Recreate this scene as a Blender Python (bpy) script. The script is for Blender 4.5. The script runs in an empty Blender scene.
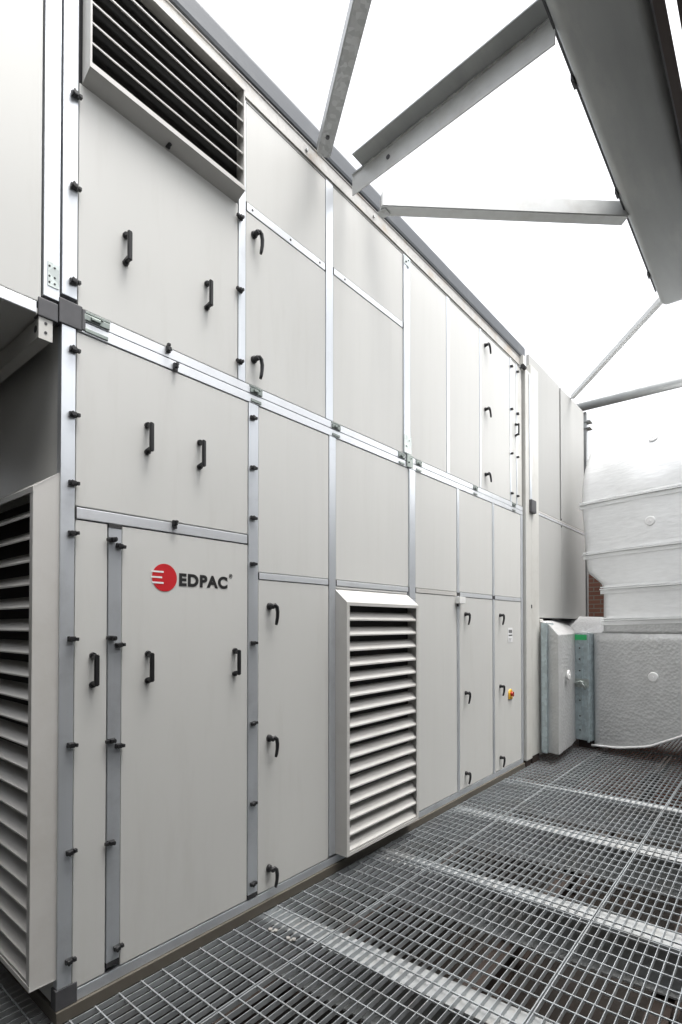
import bpy, bmesh, math, random
from mathutils import Vector, Matrix
R = math.radians
random.seed(7)
S = bpy.context.scene
C = S.collection

# ------------------------------------------------------------------ camera
cam_d = bpy.data.cameras.new('camera'); cam = bpy.data.objects.new('camera', cam_d); C.objects.link(cam)
cam.location = (2.243, 0, 1.6)
cam.rotation_euler = (R(90.8), 0, math.atan(443/530))
cam_d.sensor_fit = 'AUTO'; cam_d.sensor_width = 36; cam_d.lens = 530/1024*36
cam_d.shift_y = 0.10215
cam_d.clip_start = 0.05; cam_d.clip_end = 500
S.camera = cam

# ------------------------------------------------------------------ world, sun, exposure
SUN_EL, SUN_ROT = 74, 75
W = bpy.data.worlds.new('World'); S.world = W; W.use_nodes = True
nt = W.node_tree; nt.nodes.clear()
wo = nt.nodes.new('ShaderNodeOutputWorld'); bg = nt.nodes.new('ShaderNodeBackground')
sky = nt.nodes.new('ShaderNodeTexSky'); sky.sky_type = 'NISHITA'; sky.sun_disc = False
sky.sun_elevation = R(SUN_EL); sky.sun_rotation = R(SUN_ROT); sky.air_density = 1.0; sky.dust_density = 6.0; sky.ozone_density = 1.0
hsv = nt.nodes.new('ShaderNodeHueSaturation'); hsv.inputs['Saturation'].default_value = 0.16
nt.links.new(sky.outputs[0], hsv.inputs['Color']); nt.links.new(hsv.outputs[0], bg.inputs[0])
bg.inputs[1].default_value = 0.15
nt.links.new(bg.outputs[0], wo.inputs[0])
sd = bpy.data.lights.new('sun', 'SUN'); sd.energy = 0.5; sd.angle = R(25); sd.color = (1, .97, .93)
sun = bpy.data.objects.new('sun', sd); C.objects.link(sun)
sun.rotation_euler = (R(90-SUN_EL), 0, R(180-SUN_ROT))
S.view_settings.view_transform = 'Standard'; S.view_settings.look = 'None'
S.view_settings.gamma = 1; S.view_settings.exposure = 1.64
S.view_settings.use_curve_mapping = False

# ------------------------------------------------------------------ materials
def mat(name, col, rough=.5, metal=0, var=.06, vscale=3, bump=0, bscale=60, stretch=(1,1,1), rvar=.08,
        dirt=None, dirt_amt=.3, dirt_scale=1.5, vor=False, dstretch=(1,1,1)):
    m = bpy.data.materials.new(name); m.use_nodes = True
    t = m.node_tree; b = t.nodes['Principled BSDF']
    N = t.nodes.new; L = t.links.new
    b.inputs['Metallic'].default_value = metal
    tc = N('ShaderNodeTexCoord'); mp = N('ShaderNodeMapping'); mp.inputs['Scale'].default_value = stretch
    L(tc.outputs['Object'], mp.inputs[0])
    if vor:
        n = N('ShaderNodeTexVoronoi'); n.inputs['Scale'].default_value = vscale; f = N('ShaderNodeRGBToBW'); L(n.outputs['Color'], f.inputs[0]); fo = f.outputs[0]
    else:
        n = N('ShaderNodeTexNoise'); n.inputs['Scale'].default_value = vscale; n.inputs['Detail'].default_value = 5; fo = n.outputs[0]
    L(mp.outputs[0], n.inputs[0])
    r = N('ShaderNodeMapRange'); r.inputs[1].default_value = .25; r.inputs[2].default_value = .75
    r.inputs[3].default_value = 1-var; r.inputs[4].default_value = 1+var; L(fo, r.inputs[0])
    mu = N('ShaderNodeVectorMath'); mu.operation = 'SCALE'; mu.inputs[0].default_value = col; L(r.outputs[0], mu.inputs['Scale'])
    out = mu.outputs[0]
    if dirt:
        dm = N('ShaderNodeMapping'); dm.inputs['Scale'].default_value = dstretch; L(tc.outputs['Object'], dm.inputs[0])
        dn = N('ShaderNodeTexNoise'); dn.inputs['Scale'].default_value = dirt_scale; dn.inputs['Detail'].default_value = 7; dn.inputs['Roughness'].default_value = .65
        L(dm.outputs[0], dn.inputs[0])
        dr = N('ShaderNodeMapRange'); dr.inputs[1].default_value = .52; dr.inputs[2].default_value = .72; dr.inputs[4].default_value = dirt_amt
        L(dn.outputs[0], dr.inputs[0])
        mx = N('ShaderNodeMix'); mx.data_type = 'RGBA'; L(dr.outputs[0], mx.inputs[0]); L(out, mx.inputs[6]); mx.inputs[7].default_value = (*dirt, 1)
        out = mx.outputs[2]
    L(out, b.inputs['Base Color'])
    rr = N('ShaderNodeMapRange'); rr.inputs[3].default_value = max(.05, rough-rvar); rr.inputs[4].default_value = min(1, rough+rvar)
    L(fo, rr.inputs[0]); L(rr.outputs[0], b.inputs['Roughness'])
    if bump:
        bn = N('ShaderNodeTexNoise'); bn.inputs['Scale'].default_value = bscale; bn.inputs['Detail'].default_value = 3; L(mp.outputs[0], bn.inputs[0])
        bb = N('ShaderNodeBump'); bb.inputs['Strength'].default_value = bump; bb.inputs['Distance'].default_value = .01
        L(bn.outputs[0], bb.inputs['Height']); L(bb.outputs[0], b.inputs['Normal'])
    return m

PANEL = mat('powder_coated_panel', (.60,.60,.575), .40, 0, .022, 2.2, .07, 5, (1,1,.35), .05, (.40,.385,.34), .14, 2.2, dstretch=(1,3.5,.5))
PANEL2 = mat('powder_coated_panel_rippled', (.61,.61,.585), .5, 0, .018, 9, .08, 10, (1,1,.06), .05, (.42,.41,.37), .09, 3, dstretch=(1,5,.3))
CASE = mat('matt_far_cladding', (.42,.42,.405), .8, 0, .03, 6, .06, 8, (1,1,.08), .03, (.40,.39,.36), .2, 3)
HOOD = mat('powder_coated_louver', (.55,.54,.515), .45, 0, .03, 4, .03, 40, rvar=.05, dirt=(.36,.33,.28), dirt_amt=.22, dirt_scale=3)
ALU = mat('aluminium_profile', (.70,.73,.76), .40, .7, .06, 5, .04, 90, (1,1,.08), .08, (.45,.46,.47), .35, 4)
ALUH = mat('aluminium_profile_horizontal', (.76,.78,.80), .42, .6, .05, 5, .04, 90, (1,.08,1), .08, (.5,.5,.5), .3, 4)
GALV = mat('galvanised_steel', (.50,.51,.51), .48, .55, .16, 38, .05, 50, rvar=.12, dirt=(.36,.30,.24), dirt_amt=.3, dirt_scale=3, vor=True)
GALVD = mat('weathered_galvanised', (.34,.35,.345), .5, .5, .10, 9, .05, 30, (1,.2,1), .1, (.46,.46,.44), .5, 2.2, dstretch=(2,.5,1))
GALVR = mat('galvanised_rail', (.50,.49,.465), .5, .1, .08, 30, .04, 50, rvar=.1, dirt=(.40,.30,.19), dirt_amt=.75, dirt_scale=5, vor=True)
GRATE = mat('galvanised_grating', (.42,.445,.46), .45, .5, .12, 6, 0, 50, rvar=.1, dirt=(.25,.22,.19), dirt_amt=.5, dirt_scale=2.5)
WHITEB = mat('bright_galvanised', (.36,.37,.37), .6, .1, .08, 12, .04, 30, dirt=(.45,.42,.37), dirt_amt=.6, dirt_scale=4)
BLACK = mat('black_plastic', (.02,.02,.021), .35, 0, .1, 20, .02, 200)
RUBBER = mat('dark_gasket', (.035,.035,.036), .7)
CHAR = mat('charcoal_plastic', (.075,.075,.08), .5, 0, .15, 20, .03, 80)
DARK = mat('louver_shade', (.018,.017,.016), .8)  # near-black colour for the painted shade inside the louvres
BASEM = mat('tan_base_rail', (.12,.108,.088), .5, .1, .12, 4, .03, 50, (1,.3,1), .1, (.10,.085,.065), .55, 3)
BRACK = mat('zinc_bracket', (.50,.54,.52), .35, .8, .15, 30, .05, 80, vor=True)
LATCH = mat('dark_zinc_latch', (.24,.27,.25), .35, .7, .2, 30)
FOIL = mat('insulation_foil', (.86,.87,.87), .38, .30, .05, 16, .35, 11, (.6,.6,2.2), rvar=.12)
WASH = mat('insulation_washer', (.86,.86,.85), .5, .1, .04, 8)
BLUEG = mat('duct_flange_zinc', (.50,.58,.60), .4, .45, .1, 26, .06, 40, dirt=(.35,.40,.40), dirt_amt=.4, dirt_scale=6, vor=True)
GREEN = mat('green_label', (.05,.5,.17), .5)
STICK = mat('sticker_white', (.8,.8,.8), .5); INK = mat('ink_black', (.015,.015,.015), .5); RED = mat('logo_red', (.55,.018,.025), .4)
YEL = mat('yellow_switch', (.75,.42,.03), .4); REDP = mat('red_switch', (.42,.03,.02), .4)
BOXW = mat('white_plastic', (.78,.78,.76), .4)
GROUND = mat('dark_roof_felt', (.022,.018,.015), .9, 0, .4, 2, .3, 20, dirt=(.06,.04,.03), dirt_amt=.6, dirt_scale=3)
BLOCK = mat('light_block_grey', (.06,.057,.052), .6, 0, .1, 3, .1, 8, (1,12,1))  # dark colour of the unseen sheets added to block light
BROWN = mat('rusty_primer', (.045,.032,.026), .7, .1, .25, 5, dirt=(.05,.035,.03), dirt_amt=.6, dirt_scale=6, dstretch=(1,.3,1))
PRIM = mat('brown_primer', (.045,.032,.028), .7, 0, .2, 6)
COL = mat('cream_column', (.58,.575,.54), .45, 0, .04, 5, .03, 30, (1,1,.2), dirt=(.35,.32,.27), dirt_amt=.3, dirt_scale=4)
WHITEG = mat('dull_galvanised', (.62,.63,.62), .5, .3, .06, 14, .03, 40, dirt=(.42,.40,.36), dirt_amt=.4, dirt_scale=4)
SLATE = mat('slate_galvanised', (.075,.082,.09), .5, .3, .10, 5, .05, 30, (1,.15,1), .08, (.14,.145,.145), .5, 3)
STONE = mat('pale_pebble', (.32,.31,.29), .8, 0, .2, 30, .3, 40)

# embossed foil for the lower duct skin
def embossed():
    m = bpy.data.materials.new('embossed_foil'); m.use_nodes = True
    t = m.node_tree; b = t.nodes['Principled BSDF']; N = t.nodes.new; L = t.links.new
    b.inputs['Metallic'].default_value = .3; b.inputs['Roughness'].default_value = .38
    tc = N('ShaderNodeTexCoord'); v = N('ShaderNodeTexVoronoi'); v.inputs['Scale'].default_value = 30; v.feature = 'F1'
    n = N('ShaderNodeTexNoise'); n.inputs['Scale'].default_value = 5; n.inputs['Detail'].default_value = 4
    L(tc.outputs['Object'], v.inputs[0]); L(tc.outputs['Object'], n.inputs[0])
    a = N('ShaderNodeMath'); a.operation = 'MULTIPLY_ADD'; a.inputs[1].default_value = 1.1; L(v.outputs[0], a.inputs[0]); L(n.outputs[0], a.inputs[2])
    bb = N('ShaderNodeBump'); bb.inputs['Strength'].default_value = .24; bb.inputs['Distance'].default_value = .02
    L(a.outputs[0], bb.inputs['Height']); L(bb.outputs[0], b.inputs['Normal'])
    r = N('ShaderNodeMapRange'); r.inputs[3].default_value = .86; r.inputs[4].default_value = 1.1; L(n.outputs[0], r.inputs[0])
    mu = N('ShaderNodeVectorMath'); mu.operation = 'SCALE'; mu.inputs[0].default_value = (.60,.605,.60); L(r.outputs[0], mu.inputs['Scale']); L(mu.outputs[0], b.inputs['Base Color'])
    return m
EMB = embossed()

def brick():
    m = bpy.data.materials.new('brick'); m.use_nodes = True
    t = m.node_tree; b = t.nodes['Principled BSDF']; N = t.nodes.new; L = t.links.new
    tc = N('ShaderNodeTexCoord'); sp = N('ShaderNodeSeparateXYZ'); cb = N('ShaderNodeCombineXYZ')
    ad = N('ShaderNodeMath'); ad.operation = 'ADD'
    L(tc.outputs['Object'], sp.inputs[0]); L(sp.outputs[0], ad.inputs[0]); L(sp.outputs[1], ad.inputs[1])
    L(ad.outputs[0], cb.inputs[0]); L(sp.outputs[2], cb.inputs[1])
    br = N('ShaderNodeTexBrick'); br.inputs['Scale'].default_value = 1; br.inputs['Brick Width'].default_value = .22
    br.inputs['Row Height'].default_value = .075; br.inputs['Mortar Size'].default_value = .008
    br.inputs['Color1'].default_value = (.19,.080,.050,1); br.inputs['Color2'].default_value = (.15,.06,.04,1); br.inputs['Mortar'].default_value = (.17,.15,.12,1)
    L(cb.outputs[0], br.inputs[0]); L(br.outputs[0], b.inputs['Base Color']); b.inputs['Roughness'].default_value = .85
    bb = N('ShaderNodeBump'); bb.inputs['Strength'].default_value = .5; bb.inputs['Distance'].default_value = .01; bb.invert = True
    L(br.outputs['Fac'], bb.inputs['Height']); L(bb.outputs[0], b.inputs['Normal'])
    return m
BRICK = brick()

# ------------------------------------------------------------------ mesh helpers
class MB:
    def __init__(s): s.bm = bmesh.new()
    def box(s, x0, x1, y0, y1, z0, z1, bev=0):
        vs = [s.bm.verts.new((x, y, z)) for x in (x0, x1) for y in (y0, y1) for z in (z0, z1)]
        fs = [s.bm.faces.new([vs[i] for i in f]) for f in ((0,1,3,2),(4,6,7,5),(0,4,5,1),(2,3,7,6),(0,2,6,4),(1,5,7,3))]
        if bev:
            es = list({e for f in fs for e in f.edges})
            bmesh.ops.bevel(s.bm, geom=es, offset=bev, segments=2, affect='EDGES', profile=.6)
        return s
    def prism(s, pts, f0, f1):
        """pts: closed polygon as 2-D list; f0/f1 map (a,b) -> 3-D for the two caps"""
        a = [s.bm.verts.new(f0(*p)) for p in pts]; b = [s.bm.verts.new(f1(*p)) for p in pts]
        n = len(pts)
        s.bm.faces.new(a); s.bm.faces.new(b[::-1])
        for i in range(n): s.bm.faces.new((a[i], b[i], b[(i+1)%n], a[(i+1)%n]))
        return s
    def bar(s, p, q, w, h, up=(0,0,1), bev=0):
        """box of width w, height h along p-q"""
        p, q = Vector(p), Vector(q); d = (q-p).normalized(); side = d.cross(Vector(up)).normalized(); u = side.cross(d)
        v = []
        for e in (p, q):
            for a, b in ((-1,-1),(1,-1),(1,1),(-1,1)): v.append(s.bm.verts.new(e+side*a*w/2+u*b*h/2))
        fs = [s.bm.faces.new([v[i] for i in f]) for f in ((0,1,2,3),(7,6,5,4),(0,4,5,1),(1,5,6,2),(2,6,7,3),(3,7,4,0))]
        if bev: bmesh.ops.bevel(s.bm, geom=list({e for f in fs for e in f.edges}), offset=bev, segments=2, affect='EDGES')
        return s
    def tube(s, pts, r, seg=10, rs=None):
        rings = []; P = [Vector(p) for p in pts]
        ref = None
        for i, p in enumerate(P):
            d = (P[min(i+1, len(P)-1)] - P[max(i-1, 0)]).normalized()
            if ref is None: ref = d.orthogonal().normalized()
            ref = (ref - d*ref.dot(d)).normalized(); o = d.cross(ref)
            rad = rs[i] if rs else r
            rings.append([s.bm.verts.new(p + (ref*math.cos(2*math.pi*k/seg) + o*math.sin(2*math.pi*k/seg))*rad) for k in range(seg)])
        for a, b in zip(rings, rings[1:]):
            for k in range(seg):
                f = s.bm.faces.new((a[k], a[(k+1)%seg], b[(k+1)%seg], b[k])); f.smooth = True
        s.bm.faces.new(rings[0][::-1]); s.bm.faces.new(rings[-1])
        return s
    def build(s, name, m, parent=None, loc=None):
        if name in SPLIT:
            return s.build_split(name, m, parent)
        bmesh.ops.recalc_face_normals(s.bm, faces=s.bm.faces[:])
        me = bpy.data.meshes.new(name); s.bm.to_mesh(me); s.bm.free(); me.materials.append(m)
        o = bpy.data.objects.new(name, me); C.objects.link(o)
        if loc: o.location = loc
        if parent: o.parent = parent
        return o
SPLIT = {'bolt', 'rivet', 'bolt_hole', 'logo_stripe', 'sticker_mark'}
def build_split(s, name, m, parent):
    bm = s.bm; bm.verts.ensure_lookup_table(); left = set(bm.verts); out = []
    while left:
        st = [left.pop()]; grp = set(st)
        while st:
            for e in st.pop().link_edges:
                for w in e.verts:
                    if w in left: left.discard(w); grp.add(w); st.append(w)
        t = MB(); mp = {v: t.bm.verts.new(v.co) for v in grp}
        for f in bm.faces:
            if f.verts[0] in grp: t.bm.faces.new([mp[v] for v in f.verts])
        bmesh.ops.recalc_face_normals(t.bm, faces=t.bm.faces[:])
        me = bpy.data.meshes.new(name); t.bm.to_mesh(me); t.bm.free(); me.materials.append(m)
        o = bpy.data.objects.new(name, me); C.objects.link(o); o.parent = parent; out.append(o)
    class Loc:                       # lets the caller shift all pieces at once
        def __setattr__(q, k, v):
            for o in out: setattr(o, k, v)
    bm.free()
    return Loc()
MB.build_split = build_split
def tag(o, label=None, cat=None, group=None, kind=None):
    for k, v in (('label', label), ('category', cat), ('group', group), ('kind', kind)):
        if v: o[k] = v
    return o
def empty(name, loc=(0,0,0)):
    o = bpy.data.objects.new(name, None); C.objects.link(o); o.location = loc; o.empty_display_size = .1
    return o
def inst(src, loc, parent, rot=None):
    o = src.copy(); C.objects.link(o); o.location = loc; o.parent = parent
    if rot is not None: o.rotation_euler = rot
    for ch in src.children:
        c = ch.copy(); C.objects.link(c); c.parent = o
    return o

# ================================================================== SETTING
g = MB(); g.box(-40, 40, -40, 60, -1.45, -1.40); tag(g.build('ground', GROUND), kind='structure')

# steel grating floor: bearing bars along Y, cross rods along X, one-metre panels with banding bars
g = MB()
def strip(bm, x0, x1, y0, y1, z0, z1):
    v = [bm.verts.new((x, y, z)) for x in (x0, x1) for y in (y0, y1) for z in (z0, z1)]
    for f in ((0,1,3,2),(4,6,7,5),(0,4,5,1),(2,3,7,6),(0,2,6,4),(1,5,7,3)): bm.faces.new([v[i] for i in f])
YB = [-2.3, -1.0, .02, 2.03, 3.08, 4.24, 5.32, 6.45, 7.6, 8.8, 9.9]
joints = [-2.3, .02, 3.08, 5.32, 7.6, 9.9]
px0 = .43 - 4.0
for pi in range(8):
    X0, X1 = px0 + pi + .004, px0 + pi + .996
    for j0, j1 in zip(joints, joints[1:]):
        dz = random.uniform(-.0025, .0)
        y0, y1 = j0 + .003, j1 - .003
        n = 22
        for k in range(n + 1):
            x = X0 + .002 + (X1 - X0 - .004) * k / n
            w = .0024 if k in (0, n) else .0016
            strip(g.bm, x - w, x + w, y0, y1, -.025 + dz, dz)
        strip(g.bm, X0, X1, y0, y0 + .005, -.025 + dz, dz + .0005)
        strip(g.bm, X0, X1, y1 - .005, y1, -.025 + dz, dz + .0005)
        yy = math.ceil((y0 - 1.06) / .104) * .104 + 1.06
        while yy < y1 - .01:
            strip(g.bm, X0 + .001, X1 - .001, yy - .003, yy + .003, -.006 + dz, .0015 + dz)
            yy += .104
grating = g.build('floor_grating', GRATE); tag(grating, kind='structure')

# I-beams that carry the grating (bright top flanges)
def ibeam_mesh(mb, length, w, h, t):
    mb.box(0, length, -w/2, w/2, -t, 0); mb.box(0, length, -.004, .004, -h+t, -t-.0005); mb.box(0, length, -w/2, w/2, -h, -h+t-.0005)
names = {.02: 'bright galvanised beam under the grating nearest the bottom edge of the photo',
 2.03: 'bright galvanised beam under the grating starting beside the tall door with three lever handles',
 3.08: 'bright galvanised beam under the grating starting in front of the protruding floor louvre',
 4.24: 'bright galvanised beam under the grating starting before the electrical doors',
 5.32: 'bright galvanised beam under the grating starting at the door with the yellow switch'}
base_beam = None
for yb in YB:
    if yb not in names: continue
    if base_beam is None:
        mb = MB(); ibeam_mesh(mb, 7.2, .155, .26, .01); base_beam = mb.build('floor_beam', WHITEB); o = base_beam
    else:
        o = base_beam.copy(); C.objects.link(o)
    o.location = (-2.6, yb - .125, -.028); o.rotation_euler = (0, 0, R(3.4))
    tag(o, names[yb], 'steel beam', 'beams under the floor grating')
# darker joists and pipes below, running along the facade
jn = 0
jl = ['rusty brown joist below the grating closest to the plant casing', 'rusty brown joist below the grating one bay out from the casing',
      'rusty brown joist below the grating in the middle of the walkway', 'rusty brown joist below the grating near the lower right corner']
for x in (.12, .95, 1.75, 2.55):
    mb = MB(); mb.box(-.05, .05, -3, 9, -.19, -.18); mb.box(-.005, .005, -3, 9, -.34, -.19); mb.box(-.05, .05, -3, 9, -.35, -.34)
    o = mb.build('floor_joist', BROWN, loc=(x, 0, -.13)); tag(o, jl[jn], 'joist', 'joists below the grating'); jn += 1

# ================================================================== SHARED SMALL PARTS
def clamp_mesh(sx=1):
    """black panel clamp: screw block on the profile and a nose gripping the panel (origin on face, along +Y)"""
    mb = MB()
    mb.box(.001, .014, -.022, .020, -.009, .009, .003)
    mb.box(.012, .024, -.012, .010, -.0075, .0075, .003)
    mb.tube([(.010,-.012,0),(.028,-.012,0)], .008, 8)
    mb.box(.003, .020, .018, .034, -.006, .006, .0025)
    return mb
def make_clamp(parent, y, z, x=.003, flip=False):
    global CL
    if CL is None:
        CL = clamp_mesh().build('clamp', BLACK, parent); o = CL
    else:
        o = CL.copy(); C.objects.link(o); o.parent = parent
    o.location = (x + random.uniform(0, .002), y, z)
    o.scale = (1.0, .74, 1.2); o.rotation_euler = (R(random.uniform(-9, 9) + (180 if flip else 0)), 0, 0)
    return o
CL = None
BH = None; LH = None
def pull_handle(parent, y, z):
    global BH
    if BH is None:
        mb = MB()
        mb.bar((.004,0,.058),(.040,0,.052),.020,.020, bev=.004); mb.bar((.004,0,-.058),(.040,0,-.052),.020,.020, bev=.004)
        mb.tube([(.0,0,.062),(.012,0,.060)], .014, 12); mb.tube([(.0,0,-.062),(.012,0,-.060)], .014, 12)
        mb.bar((.040,0,-.066),(.040,0,.066),.021,.014, up=(1,0,0), bev=.004)
        BH = mb.build('pull_handle', BLACK, parent); o = BH
    else:
        o = BH.copy(); C.objects.link(o); o.parent = parent
    o.location = (.002, y, z)
    return o
def lever_handle(parent, y, z, turn=0, short=1):
    """compression latch: round boss with a lever that hangs down in a slight curve"""
    global LH
    if LH is None:
        mb = MB()
        mb.tube([(0,0,0),(.016,0,0),(.018,0,0)], .022, 14, rs=[.024,.022,.018])
        mb.tube([(.014,0,0),(.045,0,0),(.052,0,0)], .016, 12, rs=[.017,.017,.012])
        pts = [(.040,-.008,.004),(.046,.012,.008),(.048,.028,-.005),(.047,.036,-.035),(.044,.037,-.068),(.040,.034,-.098),(.037,.030,-.118)]
        mb.tube(pts, .01, 10, rs=[.010,.013,.0135,.013,.012,.0115,.009])
        LH = mb.build('lever_handle', BLACK, parent); o = LH
    else:
        o = LH.copy(); C.objects.link(o); o.parent = parent
    o.location = (.002, y, z); o.rotation_euler = (R(turn), 0, 0); o.scale = (short*.86, short*.8, short*.9)
    return o

def panel(parent, y0, y1, z0, z1, name='access_panel', m=PANEL, x1=0.0, gap=.0045, label=None):
    mb = MB(); mb.box(-.035, x1, y0+gap, y1-gap, z0+gap, z1-gap, .003)
    o = mb.build(name, m, parent)
    if label: o['label'] = label
    return o
def profile_v(parent, y0, y1, z0, z1, x1=.003, m=ALU, groove=False, name='upright_profile'):
    mb = MB(); mb.box(-.036, x1, y0, y1, z0, z1, .0025)
    if groove:
        mb.box(x1-.001, x1+.006, y0+.002, y0+(y1-y0)*.38, z0+.01, z1-.01, .001)
    return mb.build(name, m, parent)
def profile_h(parent, y0, y1, z0, z1, x1=.003, m=ALUH, lips=True, name='cross_profile', ends=True):
    mb = MB(); mb.box(-.034, x1, y0+.006, y1-.006, z0, z1, .0025)
    o = mb.build(name, m, parent)
    if ends:
        for (ya, yb) in ((y0, y0+.0058), (y1-.0058, y1)):
            e = MB(); e.box(-.033, x1+.001, ya, yb, z0-.001, z1+.001); e.build('end_gasket', RUBBER, o)
    return o

def louver(parent, y0, y1, z0, z1, out, pitch, nface, top_slope=.09, m=HOOD, blade_ang=45, frame=.028, nose=.010, bottom_under=.0, origin=(0,0,0), rotz=0, bt=.004):
    """weather louvre box standing `out` proud of the wall plane x=0; faces +X before rotation"""
    ho = MB()
    # cheeks with a sloping top
    for (a, b) in ((y0, y0+.004), (y1-.004, y1)):
        ho.prism([(0,z0+bottom_under),(out,z0),(out,z1-top_slope),(0,z1)], lambda u,v,a=a:(u,a,v), lambda u,v,b=b:(u,b,v))
    # front returns
    ho.box(out-.003, out+.001, y0+.0005, y0+frame, z0+.001, z1-top_slope-.001)
    ho.box(out-.003, out+.001, y1-frame, y1-.0005, z0+.001, z1-top_slope-.001)
    # sloping top sheet and front top return
    ho.prism([(0,z1),(out+.002,z1-top_slope),(out+.002,z1-top_slope-.022),(out-.002,z1-top_slope-.022),(out-.002,z1-top_slope-.004),(0,z1-.004)],
             lambda u,v:(u,y0-.001,v), lambda u,v:(u,y1+.001,v))
    ho.prism([(0,z0+bottom_under),(out+.002,z0),(out+.002,z0+.020),(out-.002,z0+.020),(out-.002,z0+.004),(0,z0+bottom_under+.004)],
             lambda u,v:(u,y0-.001,v), lambda u,v:(u,y1+.001,v))
    hood = ho.build('louver_hood', m, parent, loc=origin); hood.rotation_euler = (0,0,rotz)
    bl = MB()
    zz = z1-top_slope-.022 - pitch*.15
    n = int(round((z1-top_slope-.022-z0-.02)/pitch))
    pt = (z1-top_slope-.022-z0-.02)/n
    dx = nface*math.cos(R(blade_ang)); dz = nface*math.sin(R(blade_ang))
    ya, yb = y0+.0045, y1-.0045
    for i in range(n):
        zb = z0+.022+pt*i
        # blade: small front nosing and a slope that rises to the back
        bl.prism([(out-.004,zb),(out-.004,zb+nose),(out-.004-dx,zb+nose+dz),(out-.004-dx-.003,zb+nose+dz-.003),(out-.009,zb+nose-.003),(out-.009,zb)],
                 lambda u,v:(u,ya,v), lambda u,v:(u,yb,v))
    b = bl.build('louver_blade', m, hood)
    bk = MB(); bk.box(.005, .008, y0+.005, y1-.005, z0+.012, z1-max(top_slope,.01)-.006); bk.build('shade_sheet', DARK, hood)  # near-black sheet stands in for the shade behind the blades
    return hood

# ================================================================== LOWER AIR HANDLING UNIT
L_ = tag(empty('air_handling_unit', (0,.91,0)), 'long lower pale grey air handling cabinet with the red disc logo on its door', 'ventilation unit')
def LP(f, *a, **k):
    return f(*a, **k)
class Off:  # children are built in world coordinates; parent them with the empty's inverse offset
    pass
def adopt(parent, before):
    for o in [o for o in C.objects if o not in before and o.parent == parent]:
        o.location = Vector(o.location) - Vector(parent.location)
_seen = set(C.objects)
mb = MB(); mb.box(-2.6, -.03, .93, 5.85, .06, 2.86)
# the louvre openings are recessed boxes in front of this core
casing = mb.build('casing', CHAR, L_)
mb = MB(); mb.box(-2.6, -.028, .914, .9295, .06, 2.855, .002); mb.build('end_wall', PANEL, L_)
mb = MB(); mb.box(-2.6, .014, .905, 5.87, .0, .052, .003); mb.build('base_rail', BASEM, L_)
profile_h(L_, .975, 5.86, .0535, .100, x1=.001, m=ALU, name='sill_profile', ends=False)
# uprights
profile_v(L_, .912, .968, .135, 2.822, groove=False)
profile_v(L_, 1.112, 1.170, .145, 2.034)
profile_v(L_, 1.893, 1.962, .128, 2.818)
profile_v(L_, 2.562, 2.628, .115, 2.818, m=ALU)
profile_v(L_, 3.506, 3.602, 1.80, 2.818, groove=True)
profile_v(L_, 3.490, 3.602, .102, 1.799)
profile_v(L_, 4.300, 4.345, .102, 2.818)
profile_v(L_, 5.053, 5.098, .102, 2.818)
profile_v(L_, 5.802, 5.862, .102, 2.818)
# cross bars
profile_h(L_, .970, 1.891, 2.037, 2.084)
profile_h(L_, 1.964, 2.560, 1.850, 1.886)
profile_h(L_, 2.630, 3.504, 1.850, 1.886)
profile_h(L_, 3.604, 4.298, 1.850, 1.884, m=HOOD)
profile_h(L_, 4.347, 5.051, 1.848, 1.886)
profile_h(L_, 5.100, 5.800, 1.848, 1.886)
# top rail of the lower unit (two lips)
mb = MB(); mb.box(-.034, .003, .975, 5.86, 2.820, 2.866, .002)
mb.build('top_rail', ALUH, L_)
# panels and doors
panel(L_, .968, 1.893, 2.086, 2.819)
p = L_.children[-1]
dn = panel(L_, .968, 1.112, .102, 2.036, 'access_door', label='narrow door beside the corner upright')
db = panel(L_, 1.170, 1.893, .102, 2.036, 'access_door', label='wide door with the red disc logo')
dt = panel(L_, 1.962, 2.562, .102, 1.850, 'access_door', label='tall door with three lever handles left of the floor louvre')
panel(L_, 1.962, 2.562, 1.886, 2.819, m=PANEL2)
panel(L_, 2.628, 3.506, 1.886, 2.819, m=PANEL2)
panel(L_, 2.628, 3.490, 1.826, 1.850, name='filler_strip')
panel(L_, 3.602, 4.300, .102, 1.850, m=PANEL2)
panel(L_, 3.602, 4.300, 1.884, 2.819, m=PANEL2)
panel(L_, 4.345, 5.053, 1.886, 2.819, m=PANEL2)
panel(L_, 5.098, 5.802, 1.886, 2.819, m=PANEL2)
d4 = panel(L_, 4.345, 5.053, .102, 1.848, 'access_door', label='left one of the two electrical doors')
d5 = panel(L_, 5.098, 5.802, .102, 1.848, 'access_door', label='door with the yellow and red rotary switch')
# handles
ptop = [o for o in L_.children if o.name.startswith('access_panel')][0]
pull_handle(ptop, 1.290, 2.452); pull_handle(ptop, 1.573, 2.447)
pull_handle(dn, 1.045, 1.406); pull_handle(db, 1.297, 1.403); pull_handle(db, 1.798, 1.398)
for z in (1.70, .955, .225): lever_handle(dt, 2.045, z)
for z in (1.69, .970, .240): lever_handle(d4, 4.455, z, -8, .9)
for z in (1.69, .962, .235): lever_handle(d5, 5.225, z, -8, .9)
# floor louvre
for zz in (0,):
    louver(L_, 2.622, 3.484, .118, 1.826, .100, .0977, .078, top_slope=.085, blade_ang=38)
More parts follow.
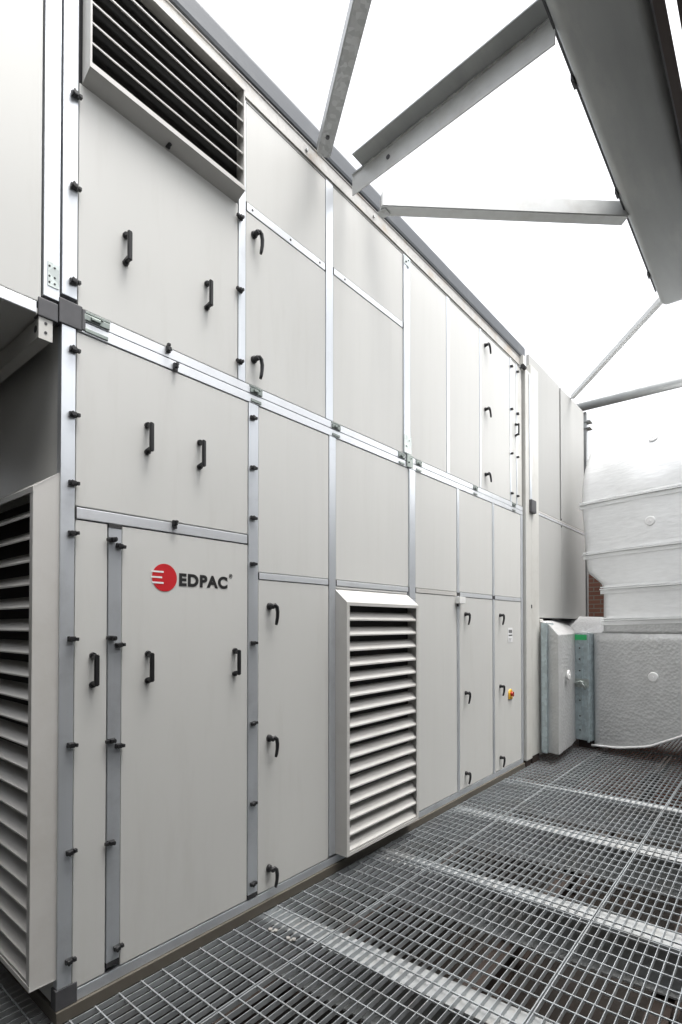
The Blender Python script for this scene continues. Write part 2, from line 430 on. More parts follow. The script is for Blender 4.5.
# clamps
for z in (2.729, 2.460, 2.178, 1.972, 1.539, 1.107, .674, .236): make_clamp(L_, .956, z)
for z in (2.735, 2.458, 2.182, 1.929): make_clamp(L_, 1.916, z)
for z in (1.496, 1.057, .620, .185): make_clamp(L_, 1.922, z)
for z in (1.966, 1.539, 1.096, .659): make_clamp(L_, 1.124, z, flip=True)
for z in (1.942, 1.508, 1.069, .197): make_clamp(L_, 1.158, z)
o = make_clamp(L_, 1.430, 2.080); o.rotation_euler = (R(-90), 0, 0)
o = make_clamp(L_, 1.430, 2.836); o.rotation_euler = (R(-90), 0, 0)
# black corner joints
mb = MB(); mb.box(-.04, .006, .905, .990, .053, .134, .003); mb.build('corner_joint', CHAR, L_)
for (ya, yb_, z) in ((1.112,1.170,.124), (1.893,1.962,.106), (1.170-.058,1.170,2.0355)):
    mb = MB()
    mb.box(-.03, .0045, ya, yb_, z, z+.02 if z < 1 else z-.018, .001); mb.build('foot_plug', RUBBER, L_)
for ya in (4.300, 5.053):
    mb = MB(); mb.box(-.03, .005, ya, ya+.045, 1.850, 1.882, .001); mb.build('foot_plug', RUBBER, L_)
# joint latches on the middle band
def latch(parent, y, wide=.075):
    mb = MB(); mb.box(.003, .011, y, y+wide, 2.874, 2.900, .003); mb.box(.003, .009, y+.006, y+wide-.006, 2.826, 2.842, .002)
    mb.box(.010, .020, y+wide*.25, y+wide*.62, 2.880, 2.893, .003); mb.tube([(.018,y+wide*.66,2.896),(.026,y+wide*.66,2.896)], .006, 8)
    mb.box(.003, .007, y-.004, y+wide+.004, 2.905, 2.914, .001)
    return mb.build('joint_latch', LATCH, parent)
# small white sensor box and sticker, switch
mb = MB(); mb.box(.003, .05, 4.262, 4.372, 1.782, 1.842, .004); sb = mb.build('sensor_box', BOXW, L_)
mb = MB(); mb.tube([(.02,4.28,1.782),(.02,4.28,1.755)], .010, 8); mb.build('cable_gland', BLACK, sb)
mb = MB(); mb.box(.0005, .0025, 5.435, 5.555, 1.405, 1.560); st = mb.build('sticker', STICK, d5)
mb = MB()
for i in range(3): mb.box(.0027, .0032, 5.455+.031*i, 5.478+.031*i, 1.505, 1.538)
mb.box(.0027, .0032, 5.452, 5.545, 1.474, 1.486)
for i in range(3): mb.box(.0027, .0030, 5.45, 5.53-.01*i, 1.445-.014*i, 1.449-.014*i)
mk = mb.build('sticker_mark', INK, d5)
mb = MB(); mb.tube([(0,5.487,.855),(.010,5.487,.855),(.012,5.487,.855)], .05, 24, rs=[.052,.052,.048]); mb.box(.003,.010,5.435,5.539,.803,.86,.006); mb.build('switch_plate', YEL, d5)
mb = MB(); mb.tube([(.010,5.487,.858),(.034,5.487,.858),(.036,5.487,.858)], .03, 16, rs=[.024,.021,.018]); mb.bar((.038,5.487,.832),(.038,5.487,.884),.010,.012,up=(1,0,0),bev=.003); mb.build('rotary_switch', REDP, d5)

# logo on the wide door: red disc with three white strokes, then the lettering
mb = MB(); cy, cz, cr = 1.384, 1.819, .0655
mb.tube([(.0005,cy,cz),(.0016,cy,cz)], cr, 48); mb.build('logo_disc', RED, db)
mb = MB()
for k, (a, b) in enumerate(((-.070,-.006),(-.072,-.014),(-.066,-.006))):
    z = cz + .026 - .026*k
    mb.box(.0018, .0024, cy+a, cy+b, z-.004, z+.004)
mb.build('logo_stripe', STICK, db)
def text(body, y, z, size, m, parent, name, off=.0, sx=1.0):
    cu = bpy.data.curves.new('t', 'FONT'); cu.body = body; cu.size = size; cu.extrude = .0006; cu.offset = off; cu.space_character = 1.14
    to = bpy.data.objects.new('t', cu); C.objects.link(to)
    dg = bpy.context.evaluated_depsgraph_get(); me = bpy.data.meshes.new_from_object(to.evaluated_get(dg))
    bpy.data.objects.remove(to)
    me.materials.clear(); me.materials.append(m)
    w = max(v.co.x for v in me.vertices) - min(v.co.x for v in me.vertices); x0 = min(v.co.x for v in me.vertices)
    for v in me.vertices: v.co = Vector((.0012+v.co.z, y+(v.co.x-x0)*sx, z+v.co.y))
    o = bpy.data.objects.new(name, me); C.objects.link(o); o.parent = parent
    return o, w*sx
o, w = text('EDPAC', 1.462, 1.788, .080, INK, db, 'logo_lettering', .0038, 1.0)
k = .290/w
for v in o.data.vertices: v.co.y = 1.462+(v.co.y-1.462)*k
text('\u00ae', 1.762, 1.842, .03, INK, db, 'logo_mark', 0, 1)

# louvre on the end wall, faces -Y
hood = louver(L_, 0, 1.5, .175, 2.215, .098, .0905, .072, top_slope=.075, blade_ang=40, frame=.03, nose=.006, origin=(-1.507, .912, 0), rotz=R(-90))
adopt(L_, _seen)
# fix: the end louvre was authored with its own origin
# ================================================================== UPPER AIR HANDLING UNIT
_seen = set(C.objects)
U_ = tag(empty('air_handling_unit', (0,.91,2.868)), 'upper pale grey air handling cabinet with the dark top louvre at its near end', 'ventilation unit')
mb = MB(); mb.box(-2.6, -.03, .93, 5.80, 2.87, 4.46); mb.build('casing', CHAR, U_)
mb = MB(); mb.box(-2.6, .0, .915, 5.86, 4.4705, 4.484, .002); mb.build('roof', HOOD, U_)
mb = MB(); mb.box(-.034, .003, .995, 5.86, 2.870, 2.914, .002); mb.build('bottom_rail', ALUH, U_)
profile_v(U_, .912, .972, 2.945, 4.47)
profile_v(U_, 1.820, 1.868, 2.918, 4.47)
profile_v(U_, 2.530, 2.600, 2.918, 4.47)
profile_v(U_, 3.432, 3.530, 2.918, 4.47, groove=True)
profile_v(U_, 4.120, 4.172, 2.918, 4.47)
profile_v(U_, 4.775, 4.805, 2.918, 4.47)
profile_v(U_, 5.515, 5.555, 2.918, 4.47)
profile_v(U_, 5.690, 5.712, 2.918, 4.47)
profile_h(U_, 1.870, 2.528, 3.870, 3.915); profile_h(U_, 2.602, 3.430, 3.890, 3.932)
d1 = panel(U_, .972, 1.820, 2.916, 3.872, 'access_door', label='big lift-off door with two pull handles below the dark louvre')
panel(U_, .972, 1.820, 4.435, 4.47, 'filler_strip')
d2 = panel(U_, 1.868, 2.530, 2.916, 3.870, 'access_door', label='door with two lever handles')
panel(U_, 1.868, 2.530, 3.915, 4.47, m=PANEL2)
panel(U_, 2.600, 3.432, 2.916, 3.890, m=PANEL2); panel(U_, 2.600, 3.432, 3.932, 4.47, m=PANEL2)
panel(U_, 3.530, 4.120, 2.916, 4.47, m=PANEL2); panel(U_, 4.172, 4.775, 2.916, 4.47, m=PANEL2)
d3 = panel(U_, 4.805, 5.515, 2.916, 4.47, 'access_door', m=PANEL2, label='far upper door with three lever handles')
dd = panel(U_, 5.555, 5.690, 2.916, 4.47, 'access_panel', m=PANEL2); panel(U_, 5.712, 5.852, 2.916, 4.47, m=COL)
pull_handle(d1, 1.180, 3.271); pull_handle(d1, 1.613, 3.269)
lever_handle(d2, 1.925, 3.760); lever_handle(d2, 1.925, 3.062)
for z in (4.35, 3.715, 3.07): lever_handle(d3, 4.895, z, 35, .9)
for z in (3.790, 3.405, 3.010): make_clamp(U_, .955, z)
for z in (3.793, 3.398, 3.010): make_clamp(U_, 1.822, z, flip=True)
o = make_clamp(U_, 1.384, 3.884); o.rotation_euler = (R(90),0,0)
o = make_clamp(U_, 1.392, 2.906); o.rotation_euler = (R(90),0,0)
for z in (4.38, 3.915, 3.435, 3.005): make_clamp(U_, 5.535, z); make_clamp(U_, 5.700, z)
pull_handle(dd, 5.66, 3.725)
louver(U_, .988, 1.805, 3.897, 4.466, .070, .0880, .050, top_slope=.012, blade_ang=44, bottom_under=-.030, frame=.008, nose=.007)
for y in (.998, 1.900, 2.585, 3.360, 3.610, 4.625, 5.56): latch(U_, y, .11 if y < 1 else .085)
mb = MB(); mb.box(-.04, .008, .900, .992, 2.822, 2.925, .004); mb.box(.0075,.0105,.99,1.004,2.83,2.914,.001); mb.build('corner_joint', CHAR, U_)
def hasp(parent, y, z, h=.10, w=.075, m=BRACK):
    mb = MB(); mb.box(.0095, .0125, y, y+w, z, z+h, .001); mb.tube([(.0125,y+w*.35,z+h*.4),(.02,y+w*.35,z+h*.4)], .008, 8); mb.tube([(.0125,y+w*.7,z+h*.75),(.018,y+w*.7,z+h*.75)], .006, 8)
    return mb.build('zinc_bracket', m, parent)
hasp(U_, 3.430, 4.395, .07, .09); hasp(U_, 3.430, 2.925, .14, .10); hasp(U_, 3.470, 2.825, .095, .085, LATCH)
adopt(U_, _seen)
# the pair of screws on the cross bars
mb = MB()
for (y, z) in ((1.915,3.893),(2.21,3.893),(2.47,3.893),(2.72,3.911)): mb.tube([(.003,y,z),(.006,y,z)], .006, 8)
o = mb.build('rivet', BLACK, U_); o.location = -U_.location

# ================================================================== ADJOINING UPPER UNIT (far left)
_seen = set(C.objects)
A_ = tag(empty('air_handling_unit', (0,.2,2.82)), 'pale cabinet overhanging at the top left edge with a shadowed underside', 'ventilation unit')
mb = MB(); mb.box(-2.6, -.03, -1.6, .892, 2.845, 4.47); mb.build('casing', CHAR, A_)
mb = MB(); mb.box(-2.6, -.002, -1.6, .895, 2.8205, 2.8445, .002); mb.build('soffit_panel', PANEL, A_)
panel(A_, -1.6, .838, 2.867, 4.47, label='flat pale side panel')
profile_v(A_, .842, .903, 2.905, 4.47); profile_h(A_, -1.6, .823, 2.822, 2.866, ends=False)
mb = MB(); mb.box(-.04, .007, .822, .896, 2.815, 2.890, .004); mb.build('corner_joint', CHAR, A_)
mb = MB(); mb.box(.0035, .006,   .856, .899, 2.95, 3.05, .001); mb.build('zinc_bracket', BRACK, A_)
mb = MB()
for z in (2.965, 2.99, 3.03):
    for y in (.862, .882): mb.tube([(.006,y,z),(.008,y,z)], .004, 8)
o = mb.build('rivet', BLACK, A_)
adopt(A_, _seen)
# steel channel bolted under it
mb = MB()
mb.box(-2.6, -.004, .828, .832, 2.735, 2.814); mb.box(-2.6, -.004, .8325, .876, 2.735, 2.739); mb.box(-2.6, -.004, .8325, .876, 2.810, 2.814)
mb.box(-.0035, .0, .826, .878, 2.728, 2.816, .001)
ch = empty('support_channel', (0,.85,2.73)); tag(ch, 'perforated square steel channel under the overhanging cabinet at left', 'steel channel')
c = mb.build('channel_body', COL, ch); c.location = -ch.location
mb = MB(); mb.tube([(.0005,.852,2.795),(.0015,.852,2.795)], .006, 10); mb.tube([(.0005,.852,2.758),(.0015,.852,2.758)], .006, 10)
c = mb.build('bolt_hole', BLACK, ch); c.location = -ch.location
mb = MB(); mb.tube([(-.035,.8275,2.775),(-.035,.8265,2.775)], .014, 16); c = mb.build('slot', BLACK, ch); c.location = -ch.location

# ================================================================== FAR CABINETS past the column
_seen = set(C.objects)
Fu = tag(empty('plant_casing', (0,6.2,1.68)), 'plain far cabinet of two stacked pale panels between the column and the white duct', 'plant casing')
mb = MB(); mb.box(-2.2, -.02, 6.40, 8.30, 1.67, 4.70); mb.build('casing', CHAR, Fu)
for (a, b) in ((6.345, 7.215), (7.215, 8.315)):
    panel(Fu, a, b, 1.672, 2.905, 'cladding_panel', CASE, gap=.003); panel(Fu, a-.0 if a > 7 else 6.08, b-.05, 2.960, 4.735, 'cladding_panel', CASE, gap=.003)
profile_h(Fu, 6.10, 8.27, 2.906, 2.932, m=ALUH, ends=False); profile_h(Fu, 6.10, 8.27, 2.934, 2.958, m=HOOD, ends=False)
mb = MB()
for z in (2.885, 2.98): mb.tube([(.0,7.215,z),(.006,7.215,z)], .012, 8)
mb.build('bolt', BLACK, Fu)
adopt(Fu, _seen)
_seen = set(C.objects)
P_ = tag(empty('steel_column', (0,6.0,0)), 'cream clad column between the upper far door and the plain far cabinet', 'column')
mb = MB(); mb.box(-.25, .03, 5.885, 6.055, .07, 4.48, .006); mb.build('shaft', COL, P_)
mb = MB(); mb.box(-.2, .015, 5.90, 6.04, 0, .069, .004); mb.build('foot', BROWN, P_)
mb = MB(); mb.box(-.10, .022, 6.075, 6.32, .085, 4.60, .006); mb.build('side_cladding', COL, P_)
mb = MB(); mb.box(-.10, .015, 6.09, 6.30, .0, .084); mb.build('foot', BROWN, P_)
mb = MB(); mb.box(.031, .040, 5.99, 6.055, 2.99, 4.46, .003); mb.build('cover_strip', ALU, P_)
mb = MB(); mb.box(.020, .062, 5.985, 6.135, 2.87, 3.02, .012); mb.build('corner_joint', CHAR, P_)
mb = MB(); mb.box(.0305, .036, 6.03, 6.05, 1.78, 1.82); mb.build('foot_plug', BLACK, P_)
adopt(P_, _seen)
mb = MB(); mb.box(-.1, .02, 6.345, 6.46, .05, 1.66, .008)
tag(mb.build('steel_post', COL), 'short pale post left of the foil wrapped duct stub', 'post')

# ================================================================== OVERHEAD STEEL
def seg(mb, *a, **k): mb.box(*a, **k)
E_ = tag(empty('eaves_beam', (0,1,4.49)), 'rust spotted light grey steel beam along the top of the cabinets', 'steel beam')
mb = MB(); mb.box(-.006, .0, -1.6, 5.80, 4.487, 4.588); mb.box(-.006, .009, -1.6, 5.80, 4.486, 4.492); mb.box(-.004, .006, -1.6, 5.80, 4.583, 4.589)
c = mb.build('web', GALVR, E_); c.location = -E_.location
mb = MB(); mb.box(-.12, .018, -1.6, 5.93, 4.593, 4.732, .022)
c = mb.build('top_member', SLATE, E_); c.location = -E_.location
mb = MB(); mb.box(-.006, .04, 5.801, 5.86, 4.50, 4.60, .003); c = mb.build('end_plate', COL, E_); c.location = -E_.location
mb = MB(); mb.tube([(.03,5.80,4.478),(.03,5.87,4.478)], .024, 14); c = mb.build('end_plug', RUBBER, E_); c.location = -E_.location
mb = MB(); 
for y in (1.45, 2.35, 3.05): mb.tube([(.0,y,4.535),(.010,y,4.535)], .010, 8)
c = mb.build('bolt', GALV, E_); c.location = -E_.location

# crosswise channel from the eaves beam to the overhead duct
K = tag(empty('roof_beam', (.1,2.7,4.5)), 'heavy galvanised channel crossing overhead to the duct, widest of the roof members', 'steel beam')
def slant(mb, y_off, z0, z1, t, x0=.06, x1=1.402, ya=2.735, yb=2.650):
    a = [(x0,ya+y_off,z0),(x1,yb+y_off,z0),(x1,yb+y_off,z1),(x0,ya+y_off,z1)]
    mb.bm.verts.ensure_lookup_table()
    v = [mb.bm.verts.new(p) for p in a] + [mb.bm.verts.new((p[0], p[1]+t, p[2])) for p in a]
    for f in ((0,1,2,3),(7,6,5,4),(0,4,5,1),(1,5,6,2),(2,6,7,3),(3,7,4,0)): mb.bm.faces.new([v[i] for i in f])
mb = MB(); slant(mb, 0, 4.462, 4.600, .008, x0=.055)
c = mb.build('web', WHITEG, K); c.location = -K.location  # lighter colour imitates daylight on the web face
mb = MB(); slant(mb, -.120, 4.601, 4.609, .128, x0=.15)
c = mb.build('top_flange', GALVD, K); c.location = -K.location  # darker colour than the web imitates shade under the flange
mb = MB(); slant(mb, -.012, 4.592, 4.6005, .012)
c = mb.build('root_bead', GALV, K); c.location = -K.location
mb = MB(); mb.tube([(.36,2.71,4.535),(.36,2.73,4.535)], .014, 10); c = mb.build('bolt', CHAR, K); c.location = -K.location

mb = MB(); mb.bar((.055,2.445,4.56),(1.398,1.474,4.56),.085,.085,bev=.008)
K1 = tag(empty('roof_brace', (.1,2.4,4.5)), 'slim galvanised tube brace rising to the top edge, nearest to the camera', 'steel brace', 'diagonal roof braces')
c = mb.build('tube', GALV, K1); c.location = -K1.location
mb = MB(); mb.tube([(.17,2.355,4.512),(.17,2.355,4.518)], .012, 10); c = mb.build('bolt', CHAR, K1); c.location = -K1.location
mb = MB(); mb.bar((.10,3.00,4.550),(1.395,4.203,4.550),.095,.110,bev=.006)
K2 = tag(empty('roof_brace', (.1,3.0,4.5)), 'pale galvanised tube brace running level behind the heavy channel', 'steel brace', 'diagonal roof braces')
c = mb.build('tube', WHITEG, K2); c.location = -K2.location
mb = MB(); mb.box(.07, .14, 2.99, 3.06, 4.488, 4.492); c = mb.build('gusset_plate', GALV, K2); c.location = -K2.location

# big overhead sheet-metal duct with rounded lower corners
D_ = tag(empty('overhead_duct', (1.6,2,4.5)), 'wide grey galvanised duct overhead at the top right with clips along its edge', 'duct')
mb = MB()
def rrect(x0, x1, z0, z1, r, n=5):
    out = []
    for cx_, cz_, a0 in ((x1-r,z1-r,0),(x0+r,z1-r,90),(x0+r,z0+r,180),(x1-r,z0+r,270)):
        for i in range(n+1):
            a = R(a0+90*i/n); out.append((cx_+r*math.cos(a), cz_+r*math.sin(a)))
    return out
pp = rrect(1.405, 1.785, 4.495, 4.86, .055)
a = [[mb.bm.verts.new((u, y, v)) for (u, v) in pp] for y in (-2.2, 5.52)]
# rounded far end
a.append([mb.bm.verts.new((1.595+(u-1.595)*.97, 5.575, 4.68+(v-4.68)*.94)) for (u, v) in pp])
a.append([mb.bm.verts.new((1.595+(u-1.595)*.90, 5.61, 4.68+(v-4.68)*.80)) for (u, v) in pp])
n = len(pp)
for r0, r1 in zip(a, a[1:]):
    for i in range(n):
        f = mb.bm.faces.new((r0[i], r0[(i+1)%n], r1[(i+1)%n], r1[i])); f.smooth = True
mb.bm.faces.new(a[0]); mb.bm.faces.new(a[-1])
c = mb.build('duct_body', GALVD, D_); c.location = -D_.location
mb = MB(); mb.box(1.394, 1.403, -2.2, 5.35, 4.536, 4.549); mb.box(1.788, 1.798, -2.2, 5.35, 4.512, 4.526); c = mb.build('edge_rail', CHAR, D_); c.location = -D_.location
for (x, y) in ((1.393,2.98),(1.393,3.95),(1.393,5.05),(1.797,3.25),(1.393,1.9)):
    mb = MB(); mb.box(x-.006, x+.010, y-.035, y+.035, 4.52, 4.558, .004); c = mb.build('edge_clip', CHAR if x < 1.5 else BRACK, D_); c.location = -D_.location
# dark painted beam alongside
mb = MB(); mb.box(1.802, 1.815, -2.2, 5.6, 4.50, 4.64); mb.box(1.800, 1.845, -2.2, 5.6, 4.49, 4.4995)
tag(mb.build('roof_beam', PRIM), 'thin dark brown beam hugging the right side of the overhead duct', 'steel beam')
mb = MB(); mb.box(1.885, 2.05, -2.2, 4.4, 4.50, 4.515); mb.box(1.97, 1.98, -2.2, 4.4, 4.5155, 4.68); mb.box(1.885, 2.05, -2.2, 4.4, 4.6805, 4.69)
tag(mb.build('roof_beam', PRIM), 'dark beam just inside the top right corner of the photo', 'steel beam')
mb = MB(); mb.box(1.60, 1.64, 5.38, 5.50, 4.33, 4.50); mb.box(1.60, 1.70, 5.38, 5.50, 4.325, 4.332)
tag(mb.build('hanger_bracket', CHAR), 'dark hanger bracket below the far end of the overhead duct', 'bracket')

# far end steel
mb = MB(); mb.tube([(-.35,8.55,4.92),(3.2,8.55,4.92)], .065, 16)
tag(mb.build('cross_pipe', GALVD), 'dark round pipe crossing behind the top of the white duct', 'pipe')
mb = MB(); mb.bar((.02,7.66,4.745),(1.60,5.55,4.72),.05,.05)
tag(mb.build('roof_brace', WHITEG), 'thinnest brace, pale, rising from the far cabinet to the end of the overhead duct', 'steel brace', 'diagonal roof braces')
mb = MB(); mb.box(-.12, -.06, 8.62, 8.70, 0, 4.86); mb.box(-.14, .0, 8.60, 8.76, 4.70, 4.72); mb.box(-.14, .0, 8.60, 8.76, 4.60, 4.61)
tag(mb.build('steel_post', GALVD), 'dark steel post glimpsed between the far cabinet and white duct', 'post')

# ================================================================== WRAPPED DUCT ELBOW
T = Vector((.972,-.237,0)); NB = Vector((.237,.972,0)); O = Vector((.45,7.2,0))
duct = tag(empty('insulated_duct', (.45,7.2,0)), 'huge white foil wrapped duct elbow with raised seams at right', 'insulated duct')
def Pt(s, z, o=0): return O + T*s + NB*o + Vector((0,0,z))
def interp(tab, v):
    if v <= tab[0][0]: return tab[0][1]
    for (a, b), (c_, d) in zip(tab, tab[1:]):
        if v <= c_: return b+(d-b)*(v-a)/(c_-a)
    return tab[-1][1]
Ltab = [(0,-.09),(1.486,-.09),(1.488,.044),(2.08,.05),(2.27,-.17),(2.68,-.20),(3.2,-.235),(3.85,-.23),(4.147,-.15),(4.36,.02),(4.46,.30)]
Btab = [(-.1,.055),(.25,.085),(.6,.165),(.94,.34),(1.3,.62),(1.7,1.0),(2.6,1.6)]
SR = 2.6
def off(z, s):
    o = 0
    if z > 3.14: o = .55*((z-3.14)/1.3)**2*1.1
    return o - .035*math.sin(min(1, max(0, (s+.1)/1.2))*math.pi)*.6
def skin(z_lo, z_hi, nz, m, name, wob=0):
    bm = bmesh.new(); rows = []
    ns = 46
    for j in range(nz+1):
        z = z_lo + (z_hi-z_lo)*j/nz; row = []
        Lz = interp(Ltab, min(max(z, z_lo+1e-3 if z_lo > 1 else z), z_hi-1e-3) )
        for i in range(ns+1):
            u = i/ns; s = Lz + (SR-Lz)*u
            zz = z
            if z_lo < .5:
                k = 1-(z-z_lo)/(z_hi-z_lo); zz = max(z, 0) if False else interp(Btab, s)*k + z*(1-k) if s < 2.5 else interp(Btab, 2.5)*k+z*(1-k)
            w = wob*(math.sin(s*9+z*4)+math.sin(s*4.3-z*11)*.7)
            e = min(1, u*ns/1.0)
            rnd = 0
            ds = (s-Lz)
            if ds < .05: rnd = .05-math.sqrt(max(0, .05**2-(.05-ds)**2))
            row.append(bm.verts.new(Pt(s, zz, off(zz, s)+w+rnd)))
        rows.append(row)
    for r0, r1 in zip(rows, rows[1:]):
        for i in range(ns):
            f = bm.faces.new((r0[i], r0[i+1], r1[i+1], r1[i])); f.smooth = True
    # close it with a back 0.9 m behind
    def back(v): return bm.verts.new(v.co + NB*.9)
    bl = [[back(r[0]), back(r[-1])] for r in rows]
    for (b0, r0), (b1, r1) in zip(zip(bl, rows), list(zip(bl, rows))[1:]):
        bm.faces.new((b0[0], r0[0], r1[0], b1[0])); bm.faces.new((r0[-1], b0[1], b1[1], r1[-1])); bm.faces.new((b0[1], b0[0], b1[0], b1[1]))
    bm.faces.new([bl[0][0], bl[0][1]] + rows[0][::-1]); bm.faces.new([bl[-1][1], bl[-1][0]] + rows[-1])
    mb = MB(); mb.bm.free(); mb.bm = bm
    o = mb.build(name, m, duct); o.location = -duct.location
    return o
skin(.05, 1.486, 26, EMB, 'lower_skin', .0015)
skin(1.488, 1.64, 4, EMB, 'lower_skin', .001)
skin(1.642, 2.03, 8, FOIL, 'upper_skin', .002)
skin(2.031, 3.145, 14, FOIL, 'upper_skin', .003)
skin(3.146, 4.44, 24, FOIL, 'upper_skin', .006)
def seam(z, ls, rise=0, m=FOIL):
    mb = MB()
    for (dz, h, o_) in ((0, .014, .034), (-.034, .046, .010), (.026, .014, .016)):
        pts = []
        n_ = 24
        for side in (0, 1):
            pass
        prev = None
        ring = []
        for i in range(n_+1):
            s = ls-.004 + (SR-ls)*i/n_; z_ = z+dz+rise*(s-ls)
            w = .003*math.sin(s*7+dz*90)
            q = [Pt(s, z_-h/2, off(z_, s)-o_+w), Pt(s, z_+h/2, off(z_, s)-o_+w), Pt(s, z_+h/2, off(z_, s)+.03), Pt(s, z_-h/2, off(z_, s)+.03)]
            ring.append([mb.bm.verts.new(p_) for p_ in q])
        for r0, r1 in zip(ring, ring[1:]):
            for k_ in range(4): mb.bm.faces.new((r0[k_], r0[(k_+1)%4], r1[(k_+1)%4], r1[k_]))
        mb.bm.faces.new(ring[0]); mb.bm.faces.new(ring[-1])
    o = mb.build('raised_seam', m, duct); o.location = -duct.location
seam(3.135, -.235); seam(2.485, -.185, .02); seam(2.03, .04, .02); seam(1.64, .04, .03)
def pin(s, z, m=WASH):
    mb = MB(); c0 = Pt(s, z, off(z, s)); n = -NB
    if z > 3.2: n = (-NB + Vector((0,0,.605*2*(z-3.14)/1.69))).normalized()
    mb.tube([c0, c0+n*.010, c0+n*.014], .055, 24, rs=[.058,.056,.045]); mb.tube([c0+n*.012, c0+n*.020], .012, 10)
    o = mb.build('pin_washer', m, duct); o.location = -duct.location
pin(.605, 3.817); pin(.631, 2.80); pin(.65, .986)
# bottom hem
mb = MB(); pts = [Pt(-.09+i*.08, interp(Btab, -.09+i*.08)+.01, off(.3, -.09+i*.08)-.012) for i in range(30)]
mb.tube(pts, .014, 8); c = mb.build('bottom_hem', WASH, duct); c.location = -duct.location

# ---- stub duct and damper flange
ST = tag(empty('duct_stub', (.1,6.4,.1)), 'short foil wrapped duct stub coming out of the far cabinet', 'insulated duct')
def poly(mb, plan, z0, ztop):
    a = [mb.bm.verts.new((x, y, z0)) for x, y in plan]; b = [mb.bm.verts.new((x, y, zt)) for (x, y), zt in zip(plan, ztop)]
    n = len(plan)
    mb.bm.faces.new(a)
    for i in range(n): mb.bm.faces.new((a[i], a[(i+1)%n], b[(i+1)%n], b[i]))
    mb.bm.faces.new(b[::-1])
mb = MB(); poly(mb, [(.125,6.30),(.262,6.235),(.215,6.90),(.13,7.40),(.42,7.47),(.50,8.0),(-.3,8.0),(-.3,6.5)], .105, [1.61,1.475,1.475,1.485,1.485,1.69,1.72,1.70])
bmesh.ops.bevel(mb.bm, geom=mb.bm.edges[:], offset=.004, segments=2, affect='EDGES')
c = mb.build('duct_body', EMB, ST); c.location = -ST.location
mb = MB(); mb.box(.06, .125, 6.26, 6.50, .10, 1.612, .004); c = mb.build('edge_flange', BLUEG, ST); c.location = -ST.location
mb = MB(); mb.tube([(.262,6.60,.99),(.272,6.60,.99),(.276,6.60,.99)], .05, 20, rs=[.062,.060,.05]); mb.tube([(.274,6.60,.99),(.284,6.60,.99)], .012, 8)
c = mb.build('pin_washer', WASH, ST); c.location = -ST.location
FL = tag(empty('damper_flange', (.3,6.95,.1)), 'blue grey zinc damper frame with a lever between the stub and the big duct', 'duct damper')
def fl(mb, s0, s1, z0, z1, o0, o1, bev=0):
    p = [Pt(s, z, o) for s in (s0, s1) for o in (o0, o1) for z in (z0, z1)]
    v = [mb.bm.verts.new(q) for q in p]
    fs = [mb.bm.faces.new([v[i] for i in f]) for f in ((0,1,3,2),(4,6,7,5),(0,4,5,1),(2,3,7,6),(0,2,6,4),(1,5,7,3))]
    if bev: bmesh.ops.bevel(mb.bm, geom=list({e for f in fs for e in f.edges}), offset=bev, segments=2, affect='EDGES')
s0, s1 = -.315, -.092; oo = -.04
mb = MB(); fl(mb, s0, s1, .115, 1.475, oo, .3, .003); c = mb.build('frame_plate', BLUEG, FL); c.location = -FL.location
mb = MB(); fl(mb, s0-.012, s0+.012, .10, 1.50, oo-.035, oo-.001, .003); fl(mb, s1-.03, s1-.004, .10, 1.49, oo-.022, oo-.001, .003); fl(mb, s0+.12, s0+.13, .30, 1.30, oo-.012, oo-.0015, .001)
c = mb.build('frame_lip', BLUEG, FL); c.location = -FL.location
mb = MB(); fl(mb, s0+.014, s1-.032, 1.395, 1.462, oo-.006, oo-.001); c = mb.build('green_label', GREEN, FL); c.location = -FL.location
mb = MB()
for z in (1.29, 1.15, 1.0, .62, .42, .24):
    mb.tube([Pt(s0+.09, z, oo-.001), Pt(s0+.09, z, oo-.010)], .010, 8)
c = mb.build('bolt', CHAR, FL); c.location = -FL.location
mb = MB(); fl(mb, s0+.0, s1+.0, .79, .90, oo-.03, oo-.024, .002); mb.tube([Pt(s0+.02,.83,oo-.05),Pt(s0+.07,.85,oo-.055),Pt(s0+.13,.87,oo-.06),Pt(s0+.17,.82,oo-.06),Pt(s0+.19,.77,oo-.05)], .012, 8)
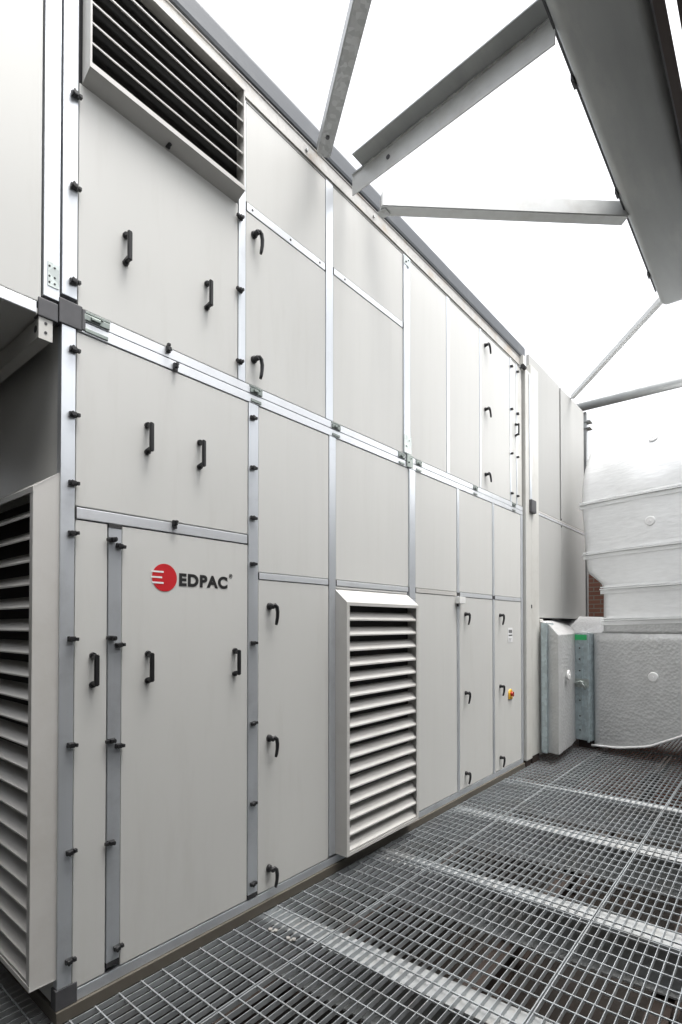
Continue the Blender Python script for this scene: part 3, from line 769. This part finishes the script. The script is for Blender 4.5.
mb.tube([Pt(s0+.14,.85,oo-.02),Pt(s0+.14,.85,oo-.075)], .022, 10)
c = mb.build('lever', BRACK, FL); c.location = -FL.location
# dark feet under the ducts
for (s, l) in ((-.2, 'dark block footing under the zinc damper frame'), (1.4, 'dark block footing under the big white duct elbow')):
    mb = MB(); fl(mb, s-.10, s+.10, 0.002, .112 if s < 0 else .6, .06, .4); tag(mb.build('duct_footing', PRIM), l, 'footing', 'duct footings')

# ================================================================== BRICK WALL and added light-blocking sheets
mb = MB(); mb.box(-6, 6, 10.0, 10.25, -1.4, 3.6)
tag(mb.build('brick_wall', BRICK), 'red brick wall seen in the gap left of the white duct', 'wall')
def unseen_wall(x0, x1, y0, y1, z0, z1, label):  # unseen walls added to keep light off the lower panels
    mb = MB(); mb.box(x0, x1, y0, y1, z0, z1); tag(mb.build('light_block_wall', BLOCK), label, 'wall', 'added light-blocking walls')
unseen_wall(2.66, 2.76, -.6, 2.5, -1.4, 3.05, 'unseen dark wall added to block light just beside the camera, facing the near end of the cabinets')
unseen_wall(3.5, 3.6, 2.6, 10.0, -1.4, 4.3, 'unseen dark wall added to block light, facing the far end of the cabinets')
unseen_wall(-6, 3.6, -.72, -.6, -1.4, 3.7, 'unseen dark wall added to block light, closing the near end of the plant deck')

mb = MB(); mb.box(1.98, 2.76, -.72, 2.25, 4.76, 4.82)  # unseen canopy added to cut skylight on the lower cabinet
tag(mb.build('light_block_canopy', BLOCK), 'unseen dark canopy added to block skylight above the camera side of the deck', 'roof')
# small debris on the grating
for (x, y, l) in ((.192,1.903,'pale saddle clip on the grating, the nearer of the two'), (.319,1.908,'pale saddle clip on the grating, further from the cabinet')):
    mb = MB(); mb.box(-.022, .022, -.008, .008, .002, .007, .002); mb.tube([(-.016,0,.006),(-.016,0,.016)], .011, 8); mb.tube([(.016,0,.006),(.016,0,.016)], .011, 8)
    o = mb.build('grating_clip', STONE, loc=(x, y, 0)); o.rotation_euler = (0,0,R(20)); tag(o, l, 'clip', 'clips on the grating')
